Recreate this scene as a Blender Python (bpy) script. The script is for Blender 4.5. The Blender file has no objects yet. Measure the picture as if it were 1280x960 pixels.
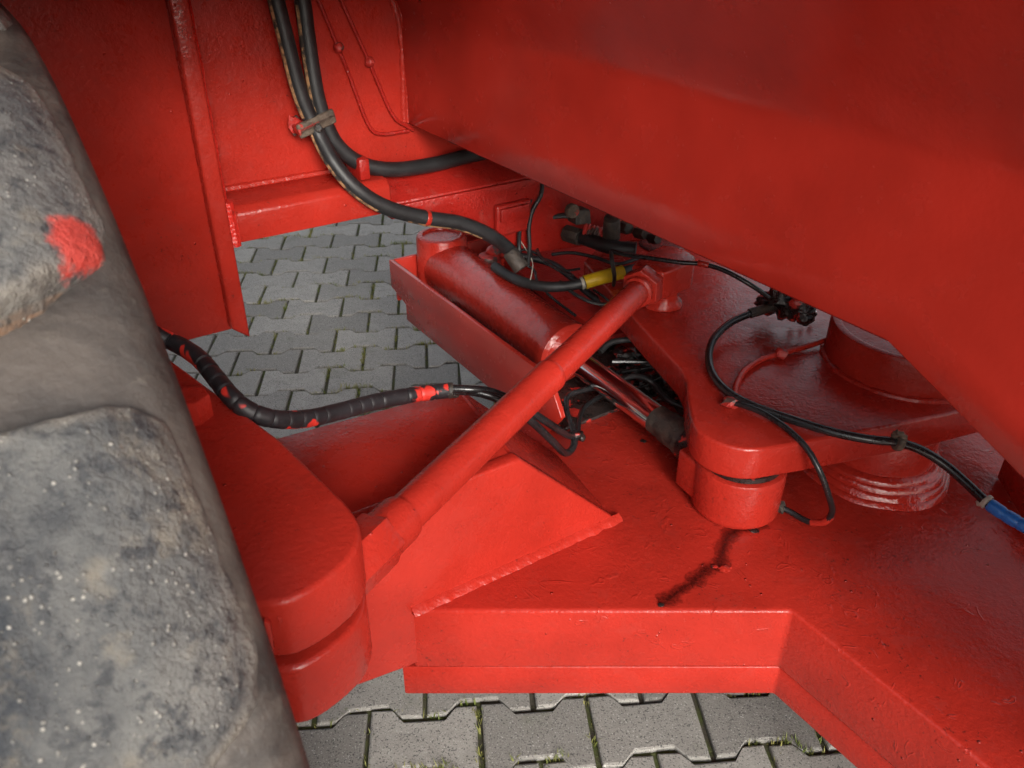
import bpy, bmesh, math, random
from mathutils import Vector, Matrix, noise
random.seed(11)
R = math.radians

# ---------------------------------------------------------------- camera, sky, sun, exposure
scene = bpy.context.scene
cam_data = bpy.data.cameras.new("camera")
cam = bpy.data.objects.new("camera", cam_data)
scene.collection.objects.link(cam)
scene.camera = cam
cam.location = (0, 0, 1.285)
cam.rotation_euler = (R(90 - 31), 0, 0)
cam_data.sensor_width = 36.0
cam_data.lens = 1050.0 / 1280.0 * 36.0
cam_data.clip_start = 0.02
cam_data.clip_end = 500
cam_data.dof.use_dof = True
cam_data.dof.focus_distance = 1.35
cam_data.dof.aperture_fstop = 14.0

world = bpy.data.worlds.new("World")
scene.world = world
world.use_nodes = True
SUN_EL, SUN_AZ = 24.0, 164.0          # azimuth clockwise from +Y: behind the camera, a little to the left
wn = world.node_tree.nodes
sky = wn.new("ShaderNodeTexSky")
sky.sky_type = 'NISHITA'
sky.sun_disc = False
sky.sun_elevation = R(SUN_EL)
sky.sun_rotation = R(SUN_AZ)
sky.air_density = 1.0
sky.dust_density = 5.0
sky.ozone_density = 1.0
bg = wn["Background"]
hsv = wn.new("ShaderNodeHueSaturation")      # overcast: the sky's blue is washed out
hsv.inputs["Saturation"].default_value = 0.30
world.node_tree.links.new(sky.outputs[0], hsv.inputs["Color"])
world.node_tree.links.new(hsv.outputs[0], bg.inputs[0])
bg.inputs[1].default_value = 0.15

sun_data = bpy.data.lights.new("sun", 'SUN')
sun_data.energy = 1.5
sun_data.angle = R(16)
sun_data.color = (1.0, 0.95, 0.88)
sun = bpy.data.objects.new("sun", sun_data)
scene.collection.objects.link(sun)
sd = Vector((math.sin(R(SUN_AZ)) * math.cos(R(SUN_EL)), math.cos(R(SUN_AZ)) * math.cos(R(SUN_EL)), math.sin(R(SUN_EL))))
sun.rotation_euler = (-sd).to_track_quat('-Z', 'Y').to_euler()
sun.location = sd * 20

scene.view_settings.view_transform = 'Standard'
scene.view_settings.look = 'None'
scene.view_settings.exposure = 0.66
scene.view_settings.gamma = 1.0
scene.view_settings.use_curve_mapping = False
scene.cycles.use_denoising = True
scene.cycles.use_adaptive_sampling = True
scene.cycles.adaptive_threshold = 0.025
scene.cycles.max_bounces = 4
scene.cycles.diffuse_bounces = 2
scene.cycles.glossy_bounces = 2
scene.cycles.caustics_reflective = False
scene.cycles.caustics_refractive = False

# ---------------------------------------------------------------- helpers
PSI = R(33)                            # the machine stands turned by 33 degrees
CP, SP = math.cos(PSI), math.sin(PSI)
def M(lx, ly, z):                      # machine axes -> world (lx across the machine, ly along it)
    return Vector((lx * CP - ly * SP, lx * SP + ly * CP, z))
def V(*a): return Vector(a)

class Nodes:
    def __init__(self, name):
        self.m = bpy.data.materials.new(name); self.m.use_nodes = True
        self.t = self.m.node_tree; self.n = self.t.nodes; self.b = self.n["Principled BSDF"]
        self.co = self.n.new("ShaderNodeNewGeometry").outputs["Position"]
    def lk(self, a, b): self.t.links.new(a, b)
    def set(self, **k):
        for key, v in k.items():
            s = self.b.inputs[key.replace("_", " ")]
            if hasattr(v, "links"): self.lk(v, s)
            else: s.default_value = v
    def local(self):
        self.co = self.n.new("ShaderNodeTexCoord").outputs["Object"]; return self
    def noise(self, scale, detail=3, rough=.55, dist=0.0, co=None):
        x = self.n.new("ShaderNodeTexNoise"); self.lk(co or self.co, x.inputs["Vector"])
        x.inputs["Scale"].default_value = scale; x.inputs["Detail"].default_value = detail
        x.inputs["Roughness"].default_value = rough; x.inputs["Distortion"].default_value = dist
        return x.outputs["Fac"]
    def voro(self, scale, feature='F1', rnd=1.0, co=None):
        x = self.n.new("ShaderNodeTexVoronoi"); x.feature = feature; self.lk(co or self.co, x.inputs["Vector"])
        x.inputs["Scale"].default_value = scale; x.inputs["Randomness"].default_value = rnd
        return x
    def ramp(self, fac, *stops, mode='LINEAR'):
        x = self.n.new("ShaderNodeValToRGB"); self.lk(fac, x.inputs[0]); e = x.color_ramp.elements
        x.color_ramp.interpolation = mode
        while len(e) < len(stops): e.new(0.5)
        for el, (p, c) in zip(e, stops):
            el.position = p; el.color = (c, c, c, 1) if not hasattr(c, "__len__") else (*c, 1)
        return x.outputs[0]
    def mix(self, fac, a, b, blend='MIX'):
        x = self.n.new("ShaderNodeMix"); x.data_type = 'RGBA'; x.blend_type = blend
        for s, v in ((x.inputs[0], fac), (x.inputs[6], a), (x.inputs[7], b)):
            if hasattr(v, "links"): self.lk(v, s)
            elif hasattr(v, "__len__"): s.default_value = (*v, 1)
            else: s.default_value = v
        return x.outputs[2]
    def math(self, op, a, b=0.0):
        x = self.n.new("ShaderNodeMath"); x.operation = op
        for s, v in zip(x.inputs, (a, b)):
            if hasattr(v, "links"): self.lk(v, s)
            else: s.default_value = v
        return x.outputs[0]
    def vmap(self, scale=(1, 1, 1), rot=(0, 0, 0), co=None):
        x = self.n.new("ShaderNodeMapping"); self.lk(co or self.co, x.inputs[0])
        x.inputs["Scale"].default_value = scale; x.inputs["Rotation"].default_value = rot
        return x.outputs[0]
    def bump(self, h, strength=.3, dist=.002, prev=None):
        x = self.n.new("ShaderNodeBump"); self.lk(h, x.inputs["Height"])
        x.inputs["Strength"].default_value = strength; x.inputs["Distance"].default_value = dist
        if prev: self.lk(prev, x.inputs["Normal"])
        self.lk(x.outputs[0], self.b.inputs["Normal"])
        return x.outputs[0]

def red_paint(name, lump=1.0, rough=.27, peel=1.0, dirt=.25, streak=0.0, spec=.38, coat=.0, tint=(0.42, 0.026, 0.016)):
    k = Nodes(name)
    d = tuple(c * .78 for c in tint)
    n1 = k.noise(7, 3); n2 = k.noise(30, 3, .65)
    col = k.mix(k.ramp(n1, (.35, 0.0), (.68, 1.0)), tint, d)
    # grime specks and smudges caught in the thick brushed paint
    sp = k.ramp(k.noise(210, 1), (.68, 0.0), (.74, 1.0))
    gr = k.math('MULTIPLY', sp, k.ramp(n1, (.50, 0.0), (.62, min(1, dirt * 2.4))))
    col = k.mix(gr, col, (.05, .012, .010))
    du = k.ramp(n2, (.56, 0.0), (.80, dirt * .5))
    col = k.mix(du, col, (.24, .045, .034))
    rg = k.math('ADD', k.ramp(n2, (.3, rough - .05), (.75, rough + .16)), k.math('MULTIPLY', du, .5))
    k.set(Base_Color=col, Roughness=rg, Coat_Weight=coat, Coat_Roughness=.10)
    k.b.inputs['Specular IOR Level'].default_value = spec
    b = k.bump(k.noise(150, 2, .6), .55 * peel, .0019)
    b = k.bump(k.noise(26, 1), .30 * peel, .004, b)
    v = k.voro(46); lumps = k.ramp(v.outputs["Distance"], (.0, 1.0), (.10, 0.0))
    keep = k.ramp(k.noise(11, 1), (.50, 0.0), (.60, 1.0))
    b = k.bump(k.math('MULTIPLY', lumps, keep), .8 * lump, .0022, b)
    if streak:
        w = k.noise(16, 2, .5, 1.6)
        b = k.bump(k.math('MULTIPLY', k.ramp(w, (.615, 0.0), (.640, 1.0), (.668, 0.0)), k.ramp(k.noise(33, 1), (.50, 0.0), (.58, 1.0))), streak, .0012, b)
    return k.m

RED = red_paint("red_paint", .9, .22, .8)
RED_ROUGH = red_paint("red_paint_coarse", 1.4, .26, .75, .30, spec=.26)
RED_SMOOTH = red_paint("red_paint_body", .08, .17, .24, .02, spec=.55)
RED_PLATE = red_paint("red_paint_plate", 2.2, .20, .8, .35, .50)
RED_TUBE = red_paint("red_paint_tube", .6, .20, .8, .12, spec=.45)
RED_GRIMY = red_paint("red_paint_grimy", 1.6, .30, 1.5, 1.0, tint=(.36, .016, .011))

RED_WET = red_paint("red_paint_wet", .6, .10, 1.6, .05, spec=.6, coat=.4)

def weld_mat():
    k = Nodes("painted_weld")
    k.set(Base_Color=k.mix(k.ramp(k.noise(120, 3), (.6, 0.0), (.72, .7)), (.58, .026, .018), (.16, .02, .016)), Roughness=.26, Coat_Weight=.3, Coat_Roughness=.15)
    k.bump(k.noise(110, 3, .6), .8, .004)
    return k.m
WELD = weld_mat()
RED_WELD = red_paint("red_paint_over_weld", 1.0, .24, 1.3, .30)

def rubber(name, base=(.012, .012, .013), paint=0.0, rough=.5, fibre=0.0):
    k = Nodes(name)
    col = k.mix(k.ramp(k.noise(40, 4), (.4, 0.0), (.75, .8)), base, tuple(c * 1.9 + .003 for c in base))
    col = k.mix(k.ramp(k.noise(160, 3), (.64, 0.0), (.74, .45)), col, (.07, .06, .055))
    if paint:
        col = k.mix(k.ramp(k.noise(16, 3, .5, .6), (.615 - paint * .1, 0.0), (.63 - paint * .1, 1.0)), col, (.55, .03, .02))
    k.set(Base_Color=col, Roughness=rough)
    k.bump(k.noise(300, 3), .25, .001)
    return k.m
HOSE = rubber("hose_rubber", rough=.48)
HOSE_GLOSS = rubber("glossy_hose", (.012, .012, .013), 0, .25)
HOSE_PAINT = rubber("hose_with_overspray", (.016, .016, .017), .35, .4)
WRAP = rubber("spiral_wrap_plastic", (.013, .012, .014), .12, .5)

def fabric_stripe():
    k = Nodes("worn_hose_stripe")
    col = k.mix(k.ramp(k.noise(60, 4, .6), (.42, 0.0), (.58, 1.0)), (.42, .22, .10), (.04, .03, .025))
    k.set(Base_Color=col, Roughness=.8)
    k.bump(k.noise(200, 3), .4, .001)
    return k.m
STRIPE = fabric_stripe()

def grime_metal(name="grimy_metal", a=(.018, .016, .015), b=(.075, .055, .042), red=0.0, rough=.6, metal=0.0):
    k = Nodes(name)
    col = k.mix(k.ramp(k.noise(60, 5, .65), (.35, 0.0), (.7, 1.0)), a, b)
    if red:
        col = k.mix(k.ramp(k.noise(34, 3), (.62 - red * .2, 0.0), (.66 - red * .2, 1.0)), col, (.40, .025, .018))
    k.set(Base_Color=col, Roughness=k.ramp(k.noise(80, 3), (.3, rough - .15), (.7, rough + .15)), Metallic=metal)
    k.bump(k.noise(120, 4, .65), .7, .003)
    return k.m
GRIME = grime_metal()
GRIME_RED = grime_metal("grimy_painted_metal", (.045, .03, .026), (.11, .06, .05), .9, .45)
OILY = grime_metal("oily_black", (.008, .007, .007), (.03, .02, .018), .25, .3)
CLAMP = grime_metal("weathered_clamp", (.055, .04, .03), (.17, .13, .095), .05, .75)

def plain(name, col, rough=.4, metal=0.0, nb=.2):
    k = Nodes(name)
    k.set(Base_Color=k.mix(k.ramp(k.noise(45, 4, .6), (.45, 0.0), (.75, .6)), col, tuple(c * .6 for c in col)), Roughness=rough, Metallic=metal)
    k.bump(k.noise(180, 3), nb, .001)
    return k.m
YELLOW = plain("yellow_wrap", (.62, .40, .012), .45)
BLUE = plain("blue_wrap", (.02, .16, .55), .35)
PALE = plain("pale_tie", (.42, .40, .34), .55)
def chrome():
    k = Nodes("chromed_rod")
    k.set(Base_Color=k.mix(k.ramp(k.noise(30, 4, .6), (.62, 0.0), (.80, .25)), (.95, .95, .95), (.55, .50, .48)), Metallic=1.0, Roughness=k.ramp(k.noise(50, 3), (.4, .14), (.75, .20)))
    return k.m
CHROME = chrome()

def SMEAR(p): return tuple(p)
def tyre_mat(name, lug):
    k = Nodes(name)
    big = k.noise(7, 5, .62, .5); mid = k.noise(26, 5, .65); fine = k.noise(230, 3, .6)
    if lug:
        col = k.mix(k.ramp(big, (.36, 0.0), (.62, 1.0)), (.018, .022, .028), (.150, .146, .136))
        col = k.mix(k.ramp(mid, (.52, 0.0), (.68, .75)), col, (.175, .150, .115))
        col = k.mix(k.ramp(k.noise(13, 4, .6, .8), (.66, 0.0), (.73, .7)), col, (.26, .12, .045))
        v = k.voro(210)
        specks = k.ramp(v.outputs["Distance"], (.13, 1.0), (.25, 0.0))
        pick = k.ramp(k.noise(48, 3, .6), (.46, 0.0), (.56, 1.0))
        col = k.mix(k.math('MULTIPLY', specks, pick), col, (.36, .345, .31))
        dark = k.ramp(k.noise(75, 5, .75), (.38, .95), (.50, 0.0))
        col = k.mix(dark, col, (.030, .032, .036))
        at = k.n.new('ShaderNodeAttribute'); at.attribute_name = 'edge_wear'      # dust rubbed into the worn rim of each lug
        col = k.mix(k.math('MULTIPLY', at.outputs['Fac'], k.ramp(k.noise(40, 4, .65), (.34, 0.0), (.62, .85))), col, (.21, .19, .16))
        for c_, rad, th in ((V(-.2100, .3930, 1.1080), .034, .43), (V(-.1500, .3180, 1.026), .020, .50), (V(-.2225, .4160, 1.1250), .032, .45)):   # smears of wet red paint on the lug ends
            x = k.n.new("ShaderNodeVectorMath"); x.operation = 'DISTANCE'; k.lk(k.co, x.inputs[0]); x.inputs[1].default_value = SMEAR(c_)
            near = k.ramp(k.math('DIVIDE', x.outputs["Value"], rad), (.25, 1.0), (1.0, 0.0))
            col = k.mix(k.ramp(k.math('MULTIPLY', near, k.math('ADD', k.noise(75, 4, .7), .15)), (th * .70, 0.0), (th * 1.0, .92)), col, (.48, .045, .032))
        k.set(Base_Color=col, Roughness=k.ramp(fine, (.35, .38), (.7, .75)))
        b = k.bump(k.noise(110, 5, .75), .8, .005)
        k.bump(k.math('MULTIPLY', specks, pick), .6, .004, b)
    else:
        w = k.noise(8, 5, .6, 2.6)
        col = k.mix(k.ramp(w, (.38, 0.0), (.64, 1.0)), (.026, .022, .020), (.074, .061, .052))
        col = k.mix(k.ramp(k.noise(60, 5, .7), (.60, 0.0), (.78, .6)), col, (.15, .13, .105))
        k.set(Base_Color=col, Roughness=k.ramp(fine, (.35, .48), (.7, .72)))
        k.bump(k.noise(60, 5, .65), .45, .004)
    return k.m
LUG = tyre_mat("worn_lug_rubber", True)
CARCASS = tyre_mat("dusty_tyre_rubber", False)

def concrete(name, tone):
    k = Nodes(name)
    rnd = k.n.new("ShaderNodeObjectInfo").outputs["Random"]
    base = k.mix(rnd, tuple(c * .66 for c in tone), tuple(c * 1.12 for c in tone))
    col = k.mix(k.ramp(k.noise(24, 5, .65), (.4, 0.0), (.75, .55)), base, tuple(c * .62 for c in tone))
    col = k.mix(k.ramp(k.noise(300, 2), (.56, 0.0), (.66, .85)), col, (.06, .06, .06))
    col = k.mix(k.ramp(k.noise(330, 2, co=k.vmap((1, 1, 1), (.3, .4, 1.1))), (.62, 0.0), (.69, .85)), col, (.52, .52, .49))
    col = k.mix(k.ramp(k.noise(8, 4, .6), (.60, 0.0), (.74, .35)), col, (.10, .115, .06))
    k.set(Base_Color=col, Roughness=.86)
    b = k.bump(k.noise(330, 3, .7), .6, .002)
    k.bump(k.noise(40, 4), .3, .003, b)
    return k.m
PAVER = concrete("paver_concrete", (.335, .322, .295))
def soil():
    k = Nodes("joint_soil")
    k.set(Base_Color=k.mix(k.ramp(k.noise(30, 4), (.42, 0.0), (.60, 1.0)), (.070, .062, .045), (.075, .090, .026)), Roughness=.95)
    k.bump(k.noise(160, 4), .8, .004)
    return k.m
SOIL = soil()
def moss(name, a, b):
    k = Nodes(name)
    k.set(Base_Color=k.mix(k.ramp(k.noise(25, 2), (.35, 0.0), (.65, 1.0)), a, b), Roughness=.7)
    return k.m
GRASS = moss("joint_grass", (.11, .15, .022), (.27, .25, .075))

def stain_mat():
    k = Nodes("oil_stain")
    at = k.n.new('ShaderNodeAttribute'); at.attribute_name = 'film'
    f = k.math('ADD', at.outputs['Fac'], k.math('SUBTRACT', k.noise(230, 4, .75), .62))
    k.set(Base_Color=(.030, .005, .004, 1), Roughness=.14, Alpha=k.ramp(f, (.10, 0.0), (.62, .90)))
    return k.m
STAIN = stain_mat()

# --- mesh builders
def B(): return bmesh.new()
BASE = {}
COL = scene.collection
def thing(name, label, cat, loc=(0, 0, 0), group=None):
    o = bpy.data.objects.new(name, None); COL.objects.link(o)
    o.location = loc; o.empty_display_size = .05
    o["label"] = label; o["category"] = cat
    if group: o["group"] = group
    BASE[o.name] = Vector(loc)
    return o
def mk(name, bm, mat, parent=None, angle=38, label=None, cat=None, kind=None, group=None):
    base = BASE[parent.name] if parent else Vector((0, 0, 0))
    bmesh.ops.recalc_face_normals(bm, faces=bm.faces)
    cs = [v.co for v in bm.verts]
    org = Vector(((min(c.x for c in cs) + max(c.x for c in cs)) / 2, (min(c.y for c in cs) + max(c.y for c in cs)) / 2, min(c.z for c in cs)))
    bmesh.ops.translate(bm, verts=bm.verts, vec=-org)
    me = bpy.data.meshes.new(name); bm.to_mesh(me); bm.free()
    me.materials.append(mat)
    me.polygons.foreach_set("use_smooth", [True] * len(me.polygons))
    me.set_sharp_from_angle(angle=R(angle))
    o = bpy.data.objects.new(name, me); COL.objects.link(o)
    o.location = org - base
    BASE[o.name] = org
    if parent: o.parent = parent
    if label: o["label"] = label
    if cat: o["category"] = cat
    if kind: o["kind"] = kind
    if group: o["group"] = group
    return o
def bevel(bm, w, seg=2, minang=25):
    if w <= 0: return
    ed = [e for e in bm.edges if len(e.link_faces) == 2 and e.calc_face_angle(0) > R(minang)]
    bmesh.ops.bevel(bm, geom=ed, offset=w, segments=seg, affect='EDGES', profile=.5, clamp_overlap=True)
def ext(bm, poly, vec, bev=.003, seg=2):
    t = bmesh.new()
    vec = Vector(vec)
    a = [t.verts.new(Vector(p)) for p in poly]
    b = [t.verts.new(Vector(p) + vec) for p in poly]
    t.faces.new(a); t.faces.new(b[::-1])
    n = len(a)
    for i in range(n): t.faces.new((a[i], b[i], b[(i + 1) % n], a[(i + 1) % n]))
    bmesh.ops.recalc_face_normals(t, faces=t.faces)
    bevel(t, bev, seg)
    join(bm, t)
    return bm
def join(bm, t):
    me = bpy.data.meshes.new("tmp"); t.to_mesh(me); t.free(); bm.from_mesh(me); bpy.data.meshes.remove(me)
def prism(bm, poly, z0, z1, bev=.003, seg=2):
    return ext(bm, [(p[0], p[1], z0) for p in poly], (0, 0, z1 - z0), bev, seg)
def mbox(bm, lx0, lx1, ly0, ly1, z0, z1, bev=.003, seg=2):
    return prism(bm, [M(lx0, ly0, 0), M(lx1, ly0, 0), M(lx1, ly1, 0), M(lx0, ly1, 0)], z0, z1, bev, seg)
def frame(d):
    d = d.normalized(); u = Vector((0, 0, 1)) if abs(d.z) < .95 else Vector((1, 0, 0))
    x = d.cross(u).normalized(); return x, x.cross(d).normalized()
def lathe(bm, p0, p1, prof, seg=40, phase=0.0, wob=0.0):
    """prof: (t along p0->p1 in metres, radius)"""
    p0, p1 = Vector(p0), Vector(p1); d = (p1 - p0).normalized(); x, y = frame(d)
    rings = []
    for t, r in prof:
        rings.append([bm.verts.new(p0 + d * t + (x * math.cos(a) + y * math.sin(a)) * (r + (noise.noise(p0 * 9 + Vector((math.cos(a) * 2, math.sin(a) * 2, t * 40))) * wob if wob else 0)))
                      for a in (phase + 2 * math.pi * i / seg for i in range(seg))])
    for q, w in zip(rings, rings[1:]):
        for i in range(seg): bm.faces.new((q[i], q[(i + 1) % seg], w[(i + 1) % seg], w[i]))
    bm.faces.new(rings[0][::-1]); bm.faces.new(rings[-1])
    return bm
def cyl(bm, p0, p1, r, r1=None, seg=40, bev=.003, phase=0.0):
    p0, p1 = Vector(p0), Vector(p1); h = (p1 - p0).length; r1 = r if r1 is None else r1
    b = min(bev, h * .3, r * .3)
    return lathe(bm, p0, p1, [(0, r - b), (b * .3, r - b * .3), (b, r), (h - b, r1), (h - b * .3, r1 - b * .3), (h, r1 - b)], seg, phase)
def spline(pts, step=.008):
    pts = [Vector(p) for p in pts]
    ext_ = [pts[0] * 2 - pts[1]] + pts + [pts[-1] * 2 - pts[-2]]
    out = []
    for i in range(1, len(ext_) - 2):
        a, b, c, d = ext_[i - 1:i + 3]
        n = max(2, int((c - b).length / step))
        for k in range(n):
            t = k / n
            out.append(.5 * ((2 * b) + (c - a) * t + (2 * a - 5 * b + 4 * c - d) * t * t + (3 * b - a - 3 * c + d) * t ** 3))
    out.append(pts[-1]); return out
def tube(bm, pts, r, seg=12, step=.008, rf=None, smooth=True):
    p = spline(pts, step) if smooth else [Vector(q) for q in pts]
    n = len(p); tan = [(p[min(i + 1, n - 1)] - p[max(i - 1, 0)]).normalized() for i in range(n)]
    x, y = frame(tan[0]); rings = []; s = 0.0
    for i in range(n):
        if i: s += (p[i] - p[i - 1]).length
        x = (x - tan[i] * x.dot(tan[i])).normalized(); y = tan[i].cross(x)
        rr = r * (rf(s, i / max(1, n - 1)) if rf else 1.0)
        rings.append([bm.verts.new(p[i] + (x * math.cos(a) + y * math.sin(a)) * rr) for a in (2 * math.pi * k / seg for k in range(seg))])
    for q, w in zip(rings, rings[1:]):
        for i in range(seg): bm.faces.new((q[i], q[(i + 1) % seg], w[(i + 1) % seg], w[i]))
    bm.faces.new(rings[0][::-1]); bm.faces.new(rings[-1])
    return bm
def bead(bm, pts, r, seg=8):
    def rf(s, t): return 1 + .22 * noise.noise(Vector((s * 35, pts[0][0] * 10, 1))) + .10 * noise.noise(Vector((s * 160, pts[0][0] * 10, 5)))
    return tube(bm, pts, r, seg, .0022, rf, smooth=len(pts) > 2)
def arc(cx, cy, r, a0, a1, n):
    return [(cx + r * math.cos(R(a0 + (a1 - a0) * i / n)), cy + r * math.sin(R(a0 + (a1 - a0) * i / n))) for i in range(n + 1)]
def ring_at(bm, p, d, r, w, seg=14):
    d = Vector(d).normalized(); p = Vector(p)
    return cyl(bm, p - d * w / 2, p + d * w / 2, r, seg=seg, bev=w * .2)
def blob(bm, c, r, squash=(1, 1, 1), jag=.35, sub=2, seed=0):
    t = bmesh.new(); bmesh.ops.create_icosphere(t, subdivisions=sub, radius=1.0)
    for v in t.verts:
        k = 1 + jag * noise.noise(v.co * 2.1 + Vector((seed * 3.7, seed, 0)))
        v.co = Vector(c) + Vector((v.co.x * squash[0], v.co.y * squash[1], v.co.z * squash[2])) * r * k
    join(bm, t); return bm

# ---------------------------------------------------------------- ground: soil bed and interlocking pavers
bm = B(); g = 60
bm.faces.new([bm.verts.new(p) for p in ((-g, -g, -.009), (g, -g, -.009), (g, g, -.009), (-g, g, -.009))])
ground = mk("ground", bm, SOIL, kind="structure")
ground["label"] = "dark mossy sand bed under the grey paving stones"; 
paving = bpy.data.objects.new("paving", None); COL.objects.link(paving)
paving["kind"] = "structure"; paving["label"] = "yard paved with grey bone-shaped interlocking concrete stones"
BASE["paving"] = Vector((0, 0, 0))
PW, PD, YAW = .1975, .1265, R(4.8)
def paver_mesh(jit):
    rnd = random.Random(jit)
    t = bmesh.new(); hw = PW / 2 - .0042; a = PD / 2; w = .0125; g2 = .0042
    # bone outline: wide at both ends, waisted in the middle
    top = [(-hw, a + w - g2), (-.058, a + w - g2), (-.036, a - w - g2), (.036, a - w - g2), (.058, a + w - g2), (hw, a + w - g2)]
    pts = top + [(x, -y) for x, y in reversed(top)]
    pts = [(x + rnd.uniform(-.0017, .0017), y + rnd.uniform(-.0017, .0017)) for x, y in pts]
    def ringv(s, z):
        return [t.verts.new((x * (1 - s / hw), y - math.copysign(s, y), z)) for x, y in pts]
    r0 = ringv(0, -.02); r1 = ringv(0, -.0048); r2 = ringv(.0012, -.0016); r3 = ringv(.0045, 0)
    for q, w_ in ((r0, r1), (r1, r2), (r2, r3)):
        for i in range(12): t.faces.new((q[i], q[(i + 1) % 12], w_[(i + 1) % 12], w_[i]))
    t.faces.new(r3)
    bmesh.ops.recalc_face_normals(t, faces=t.faces)
    me = bpy.data.meshes.new("paver"); t.to_mesh(me); t.free(); me.materials.append(PAVER)
    me.polygons.foreach_set("use_smooth", [True] * len(me.polygons)); me.set_sharp_from_angle(angle=R(12))
    return me
PM = [paver_mesh(i) for i in range(9)]
cy_, sy_ = math.cos(YAW), math.sin(YAW)
def pav(px, py): return Vector((px * cy_ - py * sy_, px * sy_ + py * cy_, 0))
spots = []
for j in range(-10, 36):
    for i in range(-18, 18):
        px = .024 + PW * i + (PW / 2 if j % 2 == 0 else 0); py = .94 + PD * (j - 0)
        p = pav(px + (0 if True else 0), py)
        seen = (-1.25 < p.x < .2 and 1.75 < p.y < 4.1 and p.x > -.30 * p.y - .25 and p.x < .12 * p.y) or (-.40 < p.x < .78 and .60 < p.y < 1.2)
        spots.append((not seen, (p - Vector((0, 1.6, 0))).length, px, py))
spots.sort()
far = B(); count = 0
for hid, dist, px, py in spots:
    p = pav(px, py); rz = YAW + random.uniform(-.012, .012); me = random.choice(PM)
    z = random.uniform(-.0025, .0015)
    if not hid and count < 260:
        o = bpy.data.objects.new("paver", me); COL.objects.link(o); o.parent = paving
        o.location = (p.x, p.y, z); o.rotation_euler = (random.uniform(-.006, .006), random.uniform(-.006, .006), rz)
        count += 1
    else:
        n0 = len(far.verts); far.from_mesh(me); far.verts.ensure_lookup_table()
        mt = Matrix.Translation((p.x, p.y, z)) @ Matrix.Rotation(rz, 4, 'Z')
        for v in far.verts[n0:]: v.co = mt @ v.co
mk("paver_field", far, PAVER, paving, angle=12, kind="stuff")
# grass and moss in the joints
bm = B()
def blade(p, h, lean, az, w):
    d = Vector((math.cos(az), math.sin(az), 0)); s = Vector((-d.y, d.x, 0)) * w
    a = bm.verts.new(p - s); b = bm.verts.new(p + s); m1 = p + d * lean * .35 + Vector((0, 0, h * .65)); t_ = p + d * lean + Vector((0, 0, h))
    c = bm.verts.new(m1 + s * .7); e = bm.verts.new(m1 - s * .7); f = bm.verts.new(t_)
    bm.faces.new((a, b, c, e)); bm.faces.new((e, c, f))
for hid, dist, px, py in spots:
    if hid: continue
    for side in range(2):
        n = 12 if side == 0 else 26
        for q in range(n):
            if side == 0: a, b = px + PW / 2, py + random.uniform(-.07, .07)
            else:
                a = px + random.uniform(-PW / 2, PW / 2); dx = abs(a - px)
                b = py + PD / 2 + (.0125 if dx > .05 else -.0125 if dx < .036 else (dx - .043) * 1.6)
            w = pav(a, b)
            dens = noise.noise(w * 5.2 + Vector((3, 1, 0))) + .45 * noise.noise(w * 19)
            if dens < -.12: continue
            k = min(1, max(.05, dens * 1.7 + .15))
            for _ in range(1 + int(k * 4)):
                ww = w + Vector((random.gauss(0, .0035), random.gauss(0, .0035), -.010))
                blade(ww, random.uniform(.008, .014) + k * random.uniform(.002, .014), random.uniform(.002, .016), random.uniform(0, 6.28), random.uniform(.0007, .0015))
o = mk("joint_grass", bm, GRASS, kind="stuff"); o["label"] = "thin green and straw-coloured grass sprouting in the paving joints"; o["category"] = "grass"

# ---------------------------------------------------------------- machine frame: chassis plates and body side
fr = thing("machine_frame", "red painted chassis and overhanging body side of the machine above the axle", "vehicle frame", tuple(M(.6, 1.4, .62)))
# upright left plate and its proud edge plate
bm = B(); ext(bm, [M(-.75, 1.345, .62), M(.300, 1.345, .62), M(.300, 1.345, 1.75), M(-.75, 1.345, 1.75)], M(0, .03, 0), .002); mk("side_plate", bm, RED_ROUGH, fr)
bm = B(); ext(bm, [M(.293, 1.322, .630), M(.321, 1.322, .606), M(.321, 1.322, 1.75), M(.293, 1.322, 1.75)], M(0, .10, 0), .0045, 3); mk("edge_plate", bm, RED, fr)
bm = B(); bead(bm, [M(.324, 1.372, .83), M(.325, 1.375, 1.0), M(.324, 1.372, 1.3)], .011); bead(bm, [M(.325, 1.335, .77), M(.326, 1.337, .80), M(.325, 1.335, .845)], .010)
mk("weld_bead", bm, WELD, fr)
bm = B(); ext(bm, [M(.321, 1.415, .80), M(1.25, 1.415, .80), M(1.25, 1.415, 1.75), M(.321, 1.415, 1.75)], M(0, .02, 0), 0); mk("inner_panel", bm, RED_ROUGH, fr)
bm = B(); prof = [(1.33, .774), (1.33, .822), (1.342, .833), (1.42, .838), (1.42, .774)]
ext(bm, [M(.334, y, z) for y, z in prof], M(.275, 0, 0), .004, 2); mk("flange_bar", bm, RED_ROUGH, fr)
bm = B(); bead(bm, [M(.33, 1.414, .839), M(.62, 1.414, .839)], .007); bead(bm, [M(.335, 1.335, .778), M(.335, 1.335, .826)], .004); mk("weld_bead", bm, RED_WELD, fr)
bm = B(); ext(bm, [M(.606, 1.418, .834), M(.606, 1.33, .790), M(.606, 1.33, .760), M(.606, 1.418, .760)], M(.70, 0, 0), .003); mk("ledge_bar", bm, RED_GRIMY, fr)
bm = B(); ext(bm, [M(x, 1.322, z) for x, z in ((.60, .787), (1.20, .787), (1.20, .60), (.93, .63), (.82, .674), (.70, .73), (.60, .768))], M(0, .02, 0), .003); mk("hanger_plate", bm, RED_GRIMY, fr)
bm = B(); mbox(bm, .815, .895, 1.308, 1.323, .690, .752, .005, 3); mbox(bm, .822, .888, 1.302, 1.310, .718, .746, .003); mk("stop_block", bm, RED_GRIMY, fr)
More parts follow.
